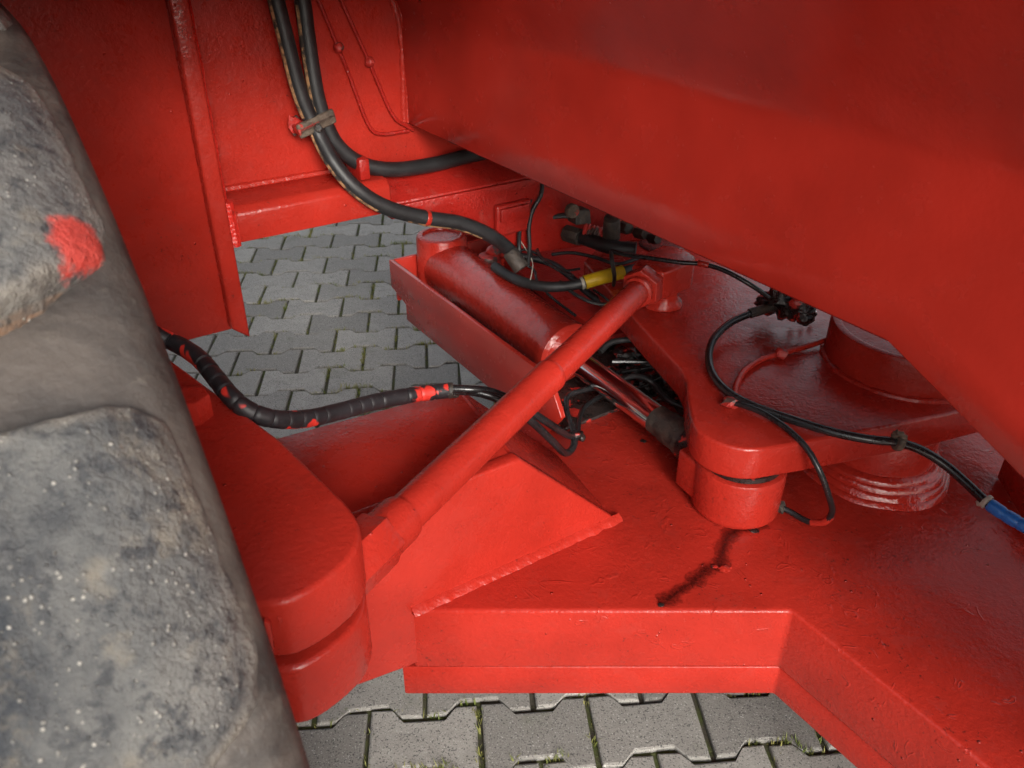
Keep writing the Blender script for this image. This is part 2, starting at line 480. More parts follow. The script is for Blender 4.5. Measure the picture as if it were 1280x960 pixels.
bm = B(); mbox(bm, .560, .580, 1.345, 1.41, .835, .872, .004); mk("tab", bm, RED_GRIMY, fr)
# overhanging body side: lower face upright, a soft crease, then leaning out over the axle
bm = B()
face = [(1.425, .900), (.402, .902), (.245, .834), (-.05, .70), (-.40, .56)]
ys = [1.425, 1.20, 1.0, .8, .6, .402, .245, .10, -.05, -.20, -.40]
def zlow(y):
    for (y0, z0), (y1, z1) in zip(face, face[1:]):
        if y1 <= y <= y0: return z1 + (z0 - z1) * (y - y1) / (y0 - y1)
cols = []
for y in ys:
    zl = zlow(y)
    prof = [(.90, zl + .012), (.712, zl), (.694, zl + .001), (.690, zl + .005), (.690, zl + .05), (.690, .98), (.690, 1.04), (.690, 1.074), (.6896, 1.081), (.6884, 1.088), (.6864, 1.0945), (.6836, 1.1015), (.6800, 1.1095), (.6755, 1.119), (.668, 1.133), (.60, 1.25), (.50, 1.42), (.44, 1.56)]
    cols.append([bm.verts.new(M(x, y, z)) for x, z in prof])
for p, q in zip(cols, cols[1:]):
    for i in range(len(p) - 1): bm.faces.new((p[i], p[i + 1], q[i + 1], q[i]))
mk("body_side", bm, RED_SMOOTH, fr, angle=60)
# underside, top and far side of the body box
bm = B(); ext(bm, [M(.714, y, zlow(y) + .004) for y in (1.42, .402, .245, -.05, -.40)] + [M(.714, -.40, 1.56), M(.714, 1.42, 1.56)], M(.55, 0, 0), 0); mk("body_box", bm, RED_GRIMY, fr)
bm = B(); mbox(bm, 1.0, 1.9, 1.75, 1.78, .46, 1.3, .003); mk("rear_sky_blocker", bm, RED_GRIMY, fr)  # added plate that keeps sky reflections off the cylinder barrel
bm = B(); mbox(bm, .27, .445, .4, 1.80, 1.545, 1.56, .003); mk("unseen_mudguard", bm, RED, fr)  # unseen wheel arch strip, added overhead to shade the upward faces
bm = B(); prism(bm, [M(x, y, 0) for x, y in ((-.75, 1.414), (-.75, .60), (.08, .60), (.16, .95), (.56, 1.0), (.60, 1.414))], 1.26, 1.275, .003); mk("shade_cover", bm, RED, fr)  # unseen plate added above to darken the side plate and inner panel
bm = B(); prism(bm, [M(x, y, 0) for x, y in ((-.75, 1.338), (-.75, 1.10), (.12, 1.10), (.20, .96), (.655, .96), (.655, 1.338))], 1.187, 1.20, .003); mk("shade_shelf", bm, RED, fr)  # second, lower unseen plate, added to shade the top of the inner panel
bm = B(); bead(bm, [M(.691, 1.413, .905), M(.691, 1.413, 1.085), M(.63, 1.413, 1.19)], .006); bead(bm, [M(.683, 1.415, .90), M(.683, 1.415, 1.085), M(.62, 1.415, 1.20)], .005)
mk("weld_bead", bm, RED_WELD, fr)
# painted brake pipes clipped to the inner panel
for k, (a, b, c_) in enumerate((((.540, 1.13), (.620, .893), (.690, .890)), ((.577, 1.13), (.668, .903), (.700, .890)))):
    bm = B(); tube(bm, [M(a[0], 1.409, a[1]), M((a[0] + b[0]) / 2, 1.409, (a[1] + b[1]) / 2), M(b[0] - .01, 1.409, b[1] + .022), M(b[0] + .012, 1.408, b[1]), M(c_[0], 1.409, c_[1])], .0034, 8)
    pp = mk("brake_pipe", bm, RED_GRIMY, fr)
    t_ = .36 if k == 0 else .5
    q = (a[0] + (b[0] - a[0]) * t_, a[1] + (b[1] - a[1]) * t_)
    bm = B(); blob(bm, M(q[0], 1.406, q[1]), .009, jag=.3, seed=k); mk("pipe_clip", bm, GRIME_RED, pp)

# ---------------------------------------------------------------- steering axle
ax = thing("steering_axle", "broad red steering axle with thick stepped plate and welded box beam", "axle", tuple(M(.6, .8, .28)))
slab = [(-.138, .803), (.372, .804), (.372 + .36, .804 - .553), (1.42, .70), (1.05, 1.75), (.40, 1.55), (.06, 1.33), (.02, 1.33), (-.06, 1.10)]
bm = B(); prism(bm, slab, .338, .45, .006, 3); mk("axle_plate", bm, RED_PLATE, ax)
low = [(-.155, .806), (.376, .8065), (.376 + .33, .8065 - .50), (1.30, .70), (1.0, 1.35), (.05, 1.0)]
bm = B(); prism(bm, low, .280, .3375, .003, 2); mk("bottom_plate", bm, RED, ax)
# box beam towards the wheel
fp = [(.675, .448), (.497, .632), (.06, .632), (.06, .40), (.16, .372), (.224, .363), (.31, .350), (.345, .347), (.345, .452)]
bm = B(); ext(bm, [M(x, .745, z) for x, z in fp], M(0, .022, 0), .004, 3); mk("beam_front_plate", bm, RED_TUBE, ax)
bm = B(); ext(bm, [M(.06, .762, .612), M(.492, .762, .612), M(.516, .945, .612), M(.06, .985, .612)], (0, 0, .0185), .003); mk("beam_top_plate", bm, RED_ROUGH, ax)
bm = B(); ext(bm, [M(.497, .765, .629), M(.674, .765, .449), M(.696, .93, .449), M(.521, .945, .629)], M(-.012, 0, -.010), .003); mk("beam_end_plate", bm, RED, ax)
bm = B(); ext(bm, [M(.06, .985, .45), M(.515, .944, .45), M(.515, .944, .612), M(.06, .985, .612)], M(0, -.02, 0), .002); mk("beam_back_plate", bm, RED, ax)
bm = B(); mbox(bm, .06, .31, .77, .96, .36, .46, .003); mk("beam_floor", bm, RED, ax)
bm = B(); prev = None                    # painted fillet weld along the foot of the box beam
for i in range(121):
    x = .324 + .354 * i / 120; n_ = noise.noise(Vector((x * 60, 3, 0))); m_ = noise.noise(Vector((x * 190, 9, 0)))
    w_ = .012 + .003 * n_; hgt = .0095 + .0008 * m_ + .0012 * n_
    cur = [bm.verts.new(M(x, ly, z)) for ly, z in ((.7455, .4495 + hgt), (.7455 - w_ * .35, .4500 + hgt * .72), (.7455 - w_ * .72, .4500 + hgt * .38), (.7455 - w_, .4500 - .0005), (.7455, .449))]
    if prev:
        for j in range(5): bm.faces.new((prev[j], prev[(j + 1) % 5], cur[(j + 1) % 5], cur[j]))
    prev = cur
mk("weld_bead", bm, RED_WELD, ax, angle=70)
# cylinder tray behind
wall = [(1.612, .560), (1.612, .495), (1.541, .478), (1.541, .440), (1.02, .440), (.99, .452), (.955, .500), (.985, .545), (1.01, .560)]
bm = B(); ext(bm, [M(.72, y, z) for y, z in wall], M(.010, 0, 0), .002); mk("tray_wall", bm, RED_SMOOTH, ax)
bm = B(); ext(bm, [M(.731, 1.612, .560), M(1.02, 1.612, .560), M(1.02, 1.612, .46), M(.731, 1.612, .46)], M(0, -.010, 0), .002); mk("tray_end", bm, RED_SMOOTH, ax)
bm = B(); prism(bm, [M(x, y, 0) for x, y in ((.731, .98), (1.7, .98), (1.9, 1.74), (1.01, 1.74), (1.01, 1.598), (.80, 1.598), (.80, 1.53), (.731, 1.53))], .442, .456, .001); mk("tray_floor", bm, OILY, ax)
bm = B(); prism(bm, [M(x, y, 0) for x, y in ((.98, 1.16), (1.5, 1.10), (1.6, 1.74), (1.03, 1.74))], .470, .492, .003); mk("inner_plate", bm, RED_GRIMY, ax)
bm = B(); cc = V(0.5788, 1.0325, 0.6000); cc = V(cc.x + .020, cc.y + .098, .45); cyl(bm, cc, cc + V(0, 0, .0945), .088, seg=56); mk("pivot_collar", bm, RED, ax)
bm = B(); c0 = cc - V(0, 0, .001)
lathe(bm, c0, c0 + V(0, 0, .05), [(0, .121), (.004, .119), (.008, .1155), (.0085, .1135), (.014, .112), (.018, .1085), (.0185, .1065), (.024, .105), (.028, .1015), (.0285, .0995), (.034, .098), (.037, .0945), (.040, .087)], 64, 0, .005); mk("weld_bead", bm, RED_WET, ax, angle=48)
# oil that has run over the plate
bm = B()
path = [V(0.1995, 0.8129, 0.4512), V(0.2233, 0.8335, 0.4512), V(0.2529, 0.8578, 0.4512), V(0.2751, 0.8799, 0.4512), V(0.2951, 0.8896, 0.4512), V(0.3042, 0.9160, 0.4512), V(0.3192, 0.9470, 0.4512), V(0.3370, 0.9630, 0.4512), V(0.3632, 0.9721, 0.4512), V(0.3853, 0.9831, 0.4512)]
sp_ = spline(path, .006); prev = None; film = []; lay = bm.verts.layers.float.new('film')
for i, p in enumerate(sp_):
    d = (sp_[min(i + 1, len(sp_) - 1)] - sp_[max(i - 1, 0)]).normalized(); s = Vector((-d.y, d.x, 0))
    w = .0125 * (1 + .8 * noise.noise(p * 60)) * (0.4 if i in (0, len(sp_) - 1) else 1)
    cur = (bm.verts.new(p + s * w), bm.verts.new(p), bm.verts.new(p - s * w * (1 + .5 * noise.noise(p * 90))))
    film.append(cur[1]); cur[0][lay] = .30; cur[2][lay] = .30
    if prev:
        bm.faces.new((prev[0], cur[0], cur[1], prev[1])); bm.faces.new((prev[1], cur[1], cur[2], prev[2]))
    prev = cur
for v in film: v[lay] = .62
mk("oil_stain", bm, STAIN, ax)
for k, (u, r) in enumerate(((V(0.3622, 0.9633, 0.4510), .006), (V(0.2866, 0.8865, 0.4510), .0045), (V(0.1996, 0.8131, 0.4510), .004), (V(0.2273, 1.1969, 0.4510), .005))):
    bm = B(); blob(bm, u, r, (1.3, .9, .25), .5, 2, k); mk("oil_spot", bm, OILY, ax)
bm = B(); blob(bm, V(0.3003, 0.8817, 0.4510), .0075, (1.2, .9, .30), .5, 3, 9); mk("paint_lump", bm, RED_PLATE, ax)
# steering stop at the right edge of the picture
bm = B(); ext(bm, [V(0.7874, 1.0912, 0.4520), V(0.7672, 0.9322, 0.4520), V(0.7672, 0.9322, 0.4520) + V(0, 0, .05), V(0.7874, 1.0912, 0.4520) + V(0, 0, .05)], M(.014, 0, 0), .003); mk("stop_rib", bm, RED, ax)

# ---------------------------------------------------------------- knuckle arm by the wheel
kn = thing("knuckle_arm", "red double-plate knuckle arm with rounded end beside the tyre", "steering arm", tuple(M(.14, .7, .56)))
kp = [(.144, 1.04), (.201, .784), (.2185, .64), (.2175, .609), (.207, .581), (.186, .560), (.152, .546), (.122, .543), (.100, .553), (.066, .585), (.066, 1.10), (.12, 1.13)]
def rounded(poly, i0, i1):
    a = [Vector((x, y, 0)) for x, y in poly[i0:i1]]
    return [*poly[:i0], *[(p.x, p.y) for p in spline(a, .007)], *poly[i1:]]
bm = B(); prism(bm, [M(x, y, 0) for x, y in rounded(kp, 2, 9)], .686, .755, .006, 3); mk("upper_plate", bm, RED_ROUGH, kn)
kl = [(.2165, .72), (.2165, .609), (.205, .581), (.184, .558), (.150, .544), (.120, .541), (.098, .552), (.062, .585), (.062, .72)]
bm = B(); prism(bm, [M(x, y, 0) for x, y in rounded(kl, 1, 7)], .596, .674, .006, 3); mk("lower_plate", bm, RED_TUBE, kn)
bm = B(); cyl(bm, M(.135, .62, .55), M(.135, .62, .70), .035); mk("pin", bm, RED, kn)
bm = B(); cyl(bm, M(.11, .86, .30), M(.11, .86, .69), .055); mk("king_pin", bm, RED, kn)
hx = V(-0.3648, 0.8071, 0.7550)
bm = B(); cyl(bm, hx, hx + V(0, 0, .030), .022, seg=6, bev=.002, phase=.4); mk("bolt_head", bm, RED, kn, angle=25)
for k in range(3):
    bm = B(); q = M(.100 + .012 * k, .548 + random.uniform(-.002, .001), .70); ext(bm, [q, q + M(.004, -.002, 0), q + M(.005, -.003, .035), q + M(0, -.003, .04)], M(.003, .006, 0), .001); mk("paint_run", bm, RED, kn)

# ---------------------------------------------------------------- tie rod
A, E = V(-0.1413, 0.7094, 0.6650), V(0.2256, 1.3550, 0.6650)
dr = (E - A).normalized()
tr = thing("tie_rod", "long round red tie rod crossing diagonally over the box beam", "tie rod", tuple(A.lerp(E, .5)))
mid = V(0.0583, 1.0568, 0.6650); Ls = (mid - A).length; Le = (E - A).length
bm = B(); lathe(bm, A, E, [(.02, .018), (.021, .0240), (Ls - .012, .0243), (Ls - .010, .0251), (Ls - .002, .0252), (Ls, .0244), (Ls + .0005, .02)], 48); mk("tube", bm, RED_TUBE, tr)
bm = B(); lathe(bm, A, E, [(Ls - .004, .0200), (Ls - .002, .0222), (Ls + .002, .0226), (Le - .016, .0222), (Le - .014, .0265), (Le - .004, .0265), (Le - .003, .0235), (Le, .0235)], 48); mk("tube_sleeve", bm, RED_TUBE, tr)
bm = B(); lathe(bm, A, E, [(-.02, .02), (-.019, .0290), (.026, .0290), (.034, .0275), (.036, .0245)], 40, 0, .0008); mk("clamp_sleeve", bm, RED, tr)
bm = B(); cyl(bm, A - dr * .075, A - dr * .004, .034, seg=6, bev=.003, phase=.2); mk("lock_nut", bm, RED, tr, angle=25)
bm = B(); cyl(bm, E - dr * .002, E + dr * .030, .037, seg=6, bev=.003, phase=.55); mk("lock_nut", bm, RED, tr, angle=25)
bm = B(); tube(bm, [A - dr * .03, A - dr * .07, Vector((M(.135, .62, 0).x, M(.135, .62, 0).y, .677))], .011, 12); cyl(bm, M(.135, .62, .669), M(.135, .62, .685), .045); mk("rod_end", bm, RED, tr)
# forked head at the lever end
sx = Vector((-dr.y, dr.x, 0)) * -1
bm = B()
h0 = E + dr * .028
oc = [h0 - sx * .030, h0 + sx * .032, h0 + dr * .075 + sx * .060, h0 + dr * .100 + sx * .055, h0 + dr * .128 + sx * .02, h0 + dr * .125 - sx * .018, h0 + dr * .06 - sx * .034]
prism(bm, oc, .638, .694, .006, 3); mk("rod_end", bm, RED, tr)
bm = B(); pc = h0 + dr * .066 + sx * .012
lathe(bm, Vector((pc.x, pc.y, .601)), Vector((pc.x, pc.y, .70)), [(0, .036), (.006, .036), (.012, .030), (.024, .028), (.037, .032)], 32, 0, .003); mk("ball_boot", bm, RED_TUBE, tr, angle=70)

# ---------------------------------------------------------------- steering lever plate with its pivot
lv = thing("steering_lever", "thick flat red steering lever plate with rounded corner and round pivot boss", "steering lever", tuple(V(0.5005, 1.2586, 0.5450)))
lc = (.338, 1.035)
outl = [(.150, 1.64), (.215, 1.40), (.243, 1.30), (.276, 1.19), (.2785, 1.15), (.2705, 1.10)] + arc(lc[0], lc[1], .0725, 172, 292, 16) + [(.420, .982), (.649, 1.052), (.80, 1.11), (.89, 1.22), (.87, 1.40), (.70, 1.55), (.45, 1.80), (.25, 1.85)]
bm = B(); prism(bm, outl, .545, .600, .005, 3); mk("lever_plate", bm, RED_TUBE, lv)
bc = V(0.6519, 1.2148, 0.6000)
bm = B(); lathe(bm, bc, bc + V(0, 0, 1), [(0, .128), (.004, .128), (.008, .128), (.058, .128), (.064, .125), (.066, .119), (.064, .112), (.054, .109), (.053, .05)], 64, 0, .0012); mk("pivot_boss", bm, RED_ROUGH, lv)
bm = B(); bead(bm, [(bc.x + .129 * math.cos(a), bc.y + .129 * math.sin(a), .600) for a in (k * math.pi / 24 for k in range(49))], .0055); mk("weld_bead", bm, RED_WELD, lv)
hc = V(0.3291, 1.7331, 0.6010)
bm = B(); lathe(bm, hc, hc + V(0, 0, .1), [(0, .052), (.0015, .05), (.003, .035)], 40); mk("dark_hole_disc", bm, OILY, lv)  # black disc on the lever, standing in for the darkness of a hole

# ---------------------------------------------------------------- hydraulic steering cylinder
C0, C1 = V(-0.1571, 1.7661, 0.5420), V(.346, 1.026, .500)
dc = (C1 - C0).normalized(); Lc = (C1 - C0).length
hcY = thing("hydraulic_cylinder", "red hydraulic steering cylinder lying in the tray with chromed rod", "hydraulic cylinder", tuple(C0.lerp(C1, .5) - V(0, 0, .06)))
bm = B(); lathe(bm, C0, C1, [(.012, .040), (.018, .055), (.030, .0605), (.440, .0605), (.443, .062), (.465, .062), (.471, .055), (.472, .022)], 56); mk("barrel", bm, RED_TUBE, hcY)
bm = B(); ez = V(C0.x, C0.y, .462)
lathe(bm, ez, ez + V(0, 0, 1), [(0, .062), (.004, .060), (.010, .056), (.142, .056), (.148, .053), (.150, .046), (.1495, .042), (.144, .040), (.144, .02)], 48, 0, .0008); mk("base_eye", bm, RED, hcY)
bm = B(); lathe(bm, C0, C1, [(.46, .0235), (.72, .0235)], 48); mk("piston_rod", bm, CHROME, hcY)
bm = B(); lathe(bm, C0, C1, [(.708, .021), (.712, .025), (.735, .0255), (.738, .0275), (.775, .028), (.776, .030), (.790, .030), (.80, .029)], 40, 0, .0015); mk("rod_thread", bm, GRIME, hcY)
bm = B(); lathe(bm, C0, C1, [(.786, .025), (.788, .033), (.820, .033), (.822, .025)], 32, 0, .001); mk("lock_nut", bm, OILY, hcY)
lg = V(.346, 1.026, 0)
bm = B(); lathe(bm, lg + V(0, 0, .4515), lg + V(0, 0, 1), [(0, .062), (.004, .066), (.010, .068), (.076, .068), (.081, .066), (.083, .062)], 56, 0, .0008)
mk("rod_eye", bm, RED, hcY)
bm = B(); pl = C0 + dc * .815; sd_ = Vector((dc.y, -dc.x, 0)).normalized()
prism(bm, [pl - sd_ * .030, pl + sd_ * .052, pl + sd_ * .058 + dc * .05, lg + sd_ * .05 - dc * .03, lg - sd_ * .05 - dc * .03], .462, .528, .005, 3); mk("eye_neck", bm, RED, hcY)
bm = B(); lathe(bm, lg + V(0, 0, .5345), lg + V(0, 0, 1), [(0, .056), (.001, .060), (.009, .060), (.0102, .055)], 48); mk("seal_ring", bm, OILY, hcY)
pt = V(-0.0484, 1.6921, 0.5750)
bm = B(); cyl(bm, pt - V(0, 0, .03), pt + V(0, 0, .018), .026, .024, 24, .004); blob(bm, pt + V(.018, .012, .02), .022, (1.2, .9, .8), .4, 2, 4); mk("port_block", bm, GRIME_RED, hcY)
nb = V(0.4051, 0.9961, 0.4700)
bm = B(); blob(bm, nb, .010, jag=.5, seed=3); mk("grease_nipple", bm, GRIME, hcY)

# ---------------------------------------------------------------- wheel
WC = M(.058, .80, .618)
wh = thing("wheel", "large worn tyre with chunky dusty lugs in the left foreground", "wheel", (WC.x, WC.y, 0.0))
AXV = M(1, 0, 0); FW = M(0, 1, 0)
def wp(a, th, r):                       # axial metres, degrees from the top towards the camera, radius
    return WC + AXV * a + (FW * -math.sin(R(th)) + V(0, 0, 1) * math.cos(R(th))) * r
prof = [(-.33, .27), (-.35, .29), (-.385, .36), (-.400, .45), (-.390, .52), (-.365, .562), (-.34, .578), (-.28, .587), (-.17, .590), (-.075, .590), (-.040, .590), (-.016, .589), (-.003, .584), (.003, .574), (.006, .54), (.006, .45), (-.004, .36), (-.02, .29), (-.04, .27)]
bm = B(); n = 144; rings = []
for k in range(n):
    rings.append([bm.verts.new(wp(a, 360 * k / n, r)) for a, r in prof])
for k in range(n):
    p, q = rings[k], rings[(k + 1) % n]
    for i in range(len(prof) - 1): bm.faces.new((p[i], p[i + 1], q[i + 1], q[i]))
ty = mk("tyre", bm, CARCASS, wh, angle=60)
bm = B(); rp = [(-.30, .275), (-.30, .25), (-.20, .23), (-.08, .23), (-.07, .10), (-.06, .05)]
rings = [[bm.verts.new(wp(a, 360 * k / 64, r)) for a, r in rp] for k in range(64)]
for k in range(64):
    p, q = rings[k], rings[(k + 1) % 64]
    for i in range(len(rp) - 1): bm.faces.new((p[i], p[i + 1], q[i + 1], q[i]))
mk("rim", bm, RED, wh, angle=40)
# one lug as a worn height field in (axial, arc) metres, then turned round the axle
RL = .590; HT = .027; DEG = math.pi / 180
lug_out = [(-.172, 0.0), (-.027, 0.0), (-.013, 0.9), (-.010, 3.5), (-.008, 7.0), (-.0055, 13.0), (-.014, 15.2), (-.050, 17.2), (-.085, 18.4), (-.172, 19.2)]
lpoly = [(a, t * DEG * RL) for a, t in lug_out]
def sdist(x, y):
    inside = False; best = 9.0; n_ = len(lpoly)
    for i in range(n_):
        x0, y0 = lpoly[i]; x1, y1 = lpoly[(i + 1) % n_]
        if (y0 > y) != (y1 > y) and x < (x1 - x0) * (y - y0) / (y1 - y0) + x0: inside = not inside
        if i == n_ - 1: continue            # the left side runs on under the mirrored lug
        dx, dy = x1 - x0, y1 - y0; t = max(0, min(1, ((x - x0) * dx + (y - y0) * dy) / (dx * dx + dy * dy)))
        best = min(best, math.hypot(x - x0 - dx * t, y - y0 - dy * t))
    return best if inside else -best
bm = B(); vs = {}; wear = []; lay = bm.verts.layers.float.new('edge_wear')
st = .0023; nx, ny = int(.200 / st), int(.235 / st)
for i in range(nx):
    for j in range(ny):
        x = -.170 + i * st; y = -.020 + j * st
        wv = Vector((x * 30, y * 30, .5))
        e = sdist(x, y) + .0022 * noise.noise(wv * 1.3) + .0012 * noise.noise(wv * 4)
        t = max(0.0, min(1.0, (e + .0065) / .0075))
        h = HT * (t * t * (3 - 2 * t)) ** .8 - max(0.0, .010 - max(e, 0)) * .22 * t
        h += (.0016 * noise.noise(wv * .8) + .0006 * noise.noise(wv * 3.1) + .0005 * noise.noise(wv * 7)) * t
        if t <= 0: h = -.006
        drop = .0 if x < -.06 else (x + .06) ** 2 * 9
        vs[i, j] = (bm.verts.new(wp(x, y / RL / DEG, RL - .002 - drop + h)), t)
        wear.append((vs[i, j][0], max(0.0, 1 - abs(e - .001) / .0075)))
for i in range(nx - 1):
    for j in range(ny - 1):
        q = [vs[i, j], vs[i + 1, j], vs[i + 1, j + 1], vs[i, j + 1]]
        if max(t for _, t in q) > 0: bm.faces.new([v for v, _ in q])
for v in [v for v in bm.verts if not v.link_faces]: bm.verts.remove(v)
for v, w_ in wear:
    if v.is_valid: v[lay] = w_
lug0 = mk("lug", bm, LUG, ty, angle=80)
lug_mesh_world = Matrix.Translation(BASE[lug0.name])
tyb = BASE[ty.name]
def place(o, deg, mirror=False):
    rot = Matrix.Translation(WC) @ Matrix.Rotation(-R(deg), 4, -AXV)
    mw = rot @ Matrix.Translation(-WC) @ lug_mesh_world
    if mirror:
        ca = WC + AXV * -.17
        mir = Matrix.Translation(ca) @ Matrix.Scale(-1, 4, AXV) @ Matrix.Translation(-ca)
        mw = rot @ Matrix.Translation(-WC) @ mir @ lug_mesh_world
    o.matrix_local = Matrix.Translation(-tyb) @ mw
NL = 15
for k in range(NL):
    for mi in (False, True):
        o = lug0 if (k == 0 and not mi) else lug0.copy()
        if o is not lug0: COL.objects.link(o)
        place(o, 18.3 + 360 / NL * k + (12 if mi else 0), mi)
# smears of red paint on the near lug ends
def smear(pts, r):
    b = B(); t = bmesh.new()
    vs_ = [t.verts.new(wp(a, th, r)) for a, th in pts]; t.faces.new(vs_)
    join(b, t); return b

# ---------------------------------------------------------------- hoses, cables and small fittings
def hose(name, label, pts, r, mat, seg=14, cat="hose", step=.008, rf=None):
    t = thing(name, label, cat, tuple(Vector(pts[len(pts) // 2])))
    b = B(); tube(b, pts, r, seg, step, rf); mk("hose_body" if cat == "hose" else "cable_body", b, mat, t)
    return t
# two thick hoses on the inner panel
hA = [V(-0.3677, 1.4126, 1.1700), V(-0.3634, 1.4131, 1.1257), V(-0.3549, 1.4150, 1.0559), V(-0.3446, 1.4169, 0.9819), V(-0.3256, 1.4173, 0.9237), V(-0.2980, 1.3983, 0.8755), V(-0.2653, 1.3956, 0.8337), V(-0.2202, 1.4130, 0.7953), V(-0.1581, 1.4474, 0.7640), V(-0.0960, 1.4818, 0.7409), V(-0.0425, 1.5106, 0.7065), V(-0.0063, 1.5415, 0.6650), V(0.0125, 1.5292, 0.6400)]
t1 = hose("hydraulic_hose", "thick black hose curving from the rusty clamp down to the steering cylinder", hA, .0135, HOSE, 16)
sA = spline(hA, .006)
def side_stripe(path, i0, i1, off, w=.0035):
    b = B(); prev = None
    for i in range(i0, min(i1, len(path) - 1)):
        p = path[i]; d = (path[i + 1] - path[i]).normalized(); v = (p - cam.location).normalized()
        n_ = d.cross(v).normalized(); out = (off - d * off.dot(d)).normalized(); s = out.cross(d).normalized()
        c_ = p + out * .0139
        cur = [b.verts.new(c_ - s * w), b.verts.new(c_ + out * .0012), b.verts.new(c_ + s * w)]
        if prev:
            b.faces.new((prev[0], cur[0], cur[1], prev[1])); b.faces.new((prev[1], cur[1], cur[2], prev[2]))
        prev = cur
    return b
mk("worn_stripe", side_stripe(sA, 6, 36, M(-1, -.5, -.2)), STRIPE, t1)
mk("worn_stripe", side_stripe(sA, 40, 66, M(-.6, -.6, -.6)), STRIPE, t1)
mk("worn_stripe", side_stripe(sA, 74, 100, M(-.3, -.6, -.9)), STRIPE, t1)
b = B(); q = V(-0.1541, 1.4500, 0.7616); ring_at(b, q, V(-0.1379, 1.4605, 0.7563) - V(-0.1713, 1.4389, 0.7701), .0145, .010, 20); mk("paint_band", b, RED, t1)
b = B(); e = Vector(hA[-1]); d = (Vector(hA[-1]) - Vector(hA[-2])).normalized(); cyl(b, e - d * .03, e + d * .012, .0165, seg=18); mk("hose_ferrule", b, GRIME, t1)
hB = [V(-0.3332, 1.4410, 1.1677), V(-0.3291, 1.4413, 1.1225), V(-0.3274, 1.4388, 1.0520), V(-0.3228, 1.4359, 0.9778), V(-0.3120, 1.4381, 0.9251), V(-0.2953, 1.4442, 0.8884), V(-0.2635, 1.4600, 0.8574), V(-0.2150, 1.4879, 0.8391), V(-0.1479, 1.5399, 0.8325), V(-0.0765, 1.6018, 0.8329), V(0.0158, 1.6677, 0.8333)]
t2 = hose("hydraulic_hose", "thick black hose bending from the rusty clamp to under the body side", hB, .0135, HOSE, 16)
sB = spline(hB, .006)
mk("worn_stripe", side_stripe(sB, 8, 38, M(-1, -.5, -.2)), STRIPE, t2)
# clamp across both
cl = thing("hose_clamp", "weathered brown clamp holding the two thick black hoses", "clamp", tuple(V(-0.3244, 1.4229, 0.9315)))
b = B(); c0, c1 = V(-0.3475, 1.3864, 0.9290), V(-0.2941, 1.4330, 0.9448); d = (c1 - c0).normalized(); upv = V(0, 0, 1); upv = (upv - d * upv.dot(d)).normalized()
ext(b, [c0 - upv * .011, c1 - upv * .010, c1 + upv * .014, c0 + upv * .013], M(0, .010, 0), .004, 3); mk("clamp_plate", b, CLAMP, cl)
b = B(); cyl(b, V(-0.3193, 1.4048, 0.9334), V(-0.3171, 1.3954, 0.9358), .007, seg=6); mk("bolt", b, GRIME, cl, angle=25)
b = B(); blob(b, V(-0.3615, 1.4226, 0.9329), .012, (1, 1, 1.4), .5, 2, 2); ext(b, [c0 - upv * .006, c1 - upv * .006, c1 + upv * .008, c0 + upv * .008], M(0, .05, 0), .003); mk("clamp_foot", b, GRIME_RED, cl)
# hose with the yellow sleeve
hY = [V(-0.0361, 1.5996, 0.6050), V(-0.0064, 1.5624, 0.6000), V(0.0238, 1.5311, 0.6000), V(0.0628, 1.5120, 0.6000), V(0.1016, 1.5054, 0.6030), V(0.1372, 1.5049, 0.6100), V(0.1750, 1.5137, 0.6180), V(0.2174, 1.5317, 0.6220), V(0.2555, 1.5563, 0.6200), V(0.3251, 1.5884, 0.6150)]
t3 = hose("hydraulic_hose", "black hose with yellow sleeve running from the cylinder port under the tie rod head", hY, .0105, HOSE, 14)
b = B(); tube(b, [V(0.1420, 1.5065, 0.6110), V(0.1750, 1.5137, 0.6180), V(0.2174, 1.5317, 0.6220)], .0135, 18, .004, lambda s, t: 1 + (.05 if (s % .026) < .003 else 0)); mk("yellow_sleeve", b, YELLOW, t3)
b = B(); ring_at(b, V(0.1372, 1.5049, 0.6100), V(0.1750, 1.5137, 0.6180) - V(0.1372, 1.5049, 0.6100), .0125, .006); mk("pale_collar", b, PALE, t3)
# pair of small tubes rising behind the cylinder
for k, (pts, lab) in enumerate((([V(0.0442, 1.6319, 0.7800), V(0.0427, 1.6191, 0.7550), V(0.0282, 1.5874, 0.7300), V(0.0158, 1.5798, 0.6950), V(0.0142, 1.5540, 0.6600), V(0.0192, 1.5563, 0.6200)], "left one of two thin black tubes rising behind the cylinder end"),
                                ([V(0.0594, 1.6113, 0.7800), V(0.0562, 1.5947, 0.7550), V(0.0408, 1.5874, 0.7300), V(0.0332, 1.5798, 0.6950), V(0.0350, 1.5708, 0.6600), V(0.0321, 1.5684, 0.6200)], "right one of two thin black tubes rising behind the cylinder end"))):
    hose("grease_tube", lab, pts, .0042, HOSE, 10, "tube")
hose("electric_cable", "thin grey-black cable looping past the yellow-sleeved hose", [V(0.1342, 1.6538, 0.7000), V(0.0999, 1.6761, 0.6800), V(0.0707, 1.6877, 0.6600), V(0.0516, 1.6529, 0.6450), V(0.0550, 1.5905, 0.6350), V(0.0819, 1.5368, 0.6300), V(0.1175, 1.4986, 0.6280)], .0035, HOSE_GLOSS, 8, "cable")
hose("electric_cable", "hair-thin pale wire hanging below the pair of thin tubes", [V(0.0159, 1.5796, 0.6700), V(0.0322, 1.5866, 0.6400), V(0.0416, 1.5647, 0.6250), V(0.0362, 1.5202, 0.6100)], .0012, PALE, 6, "cable")
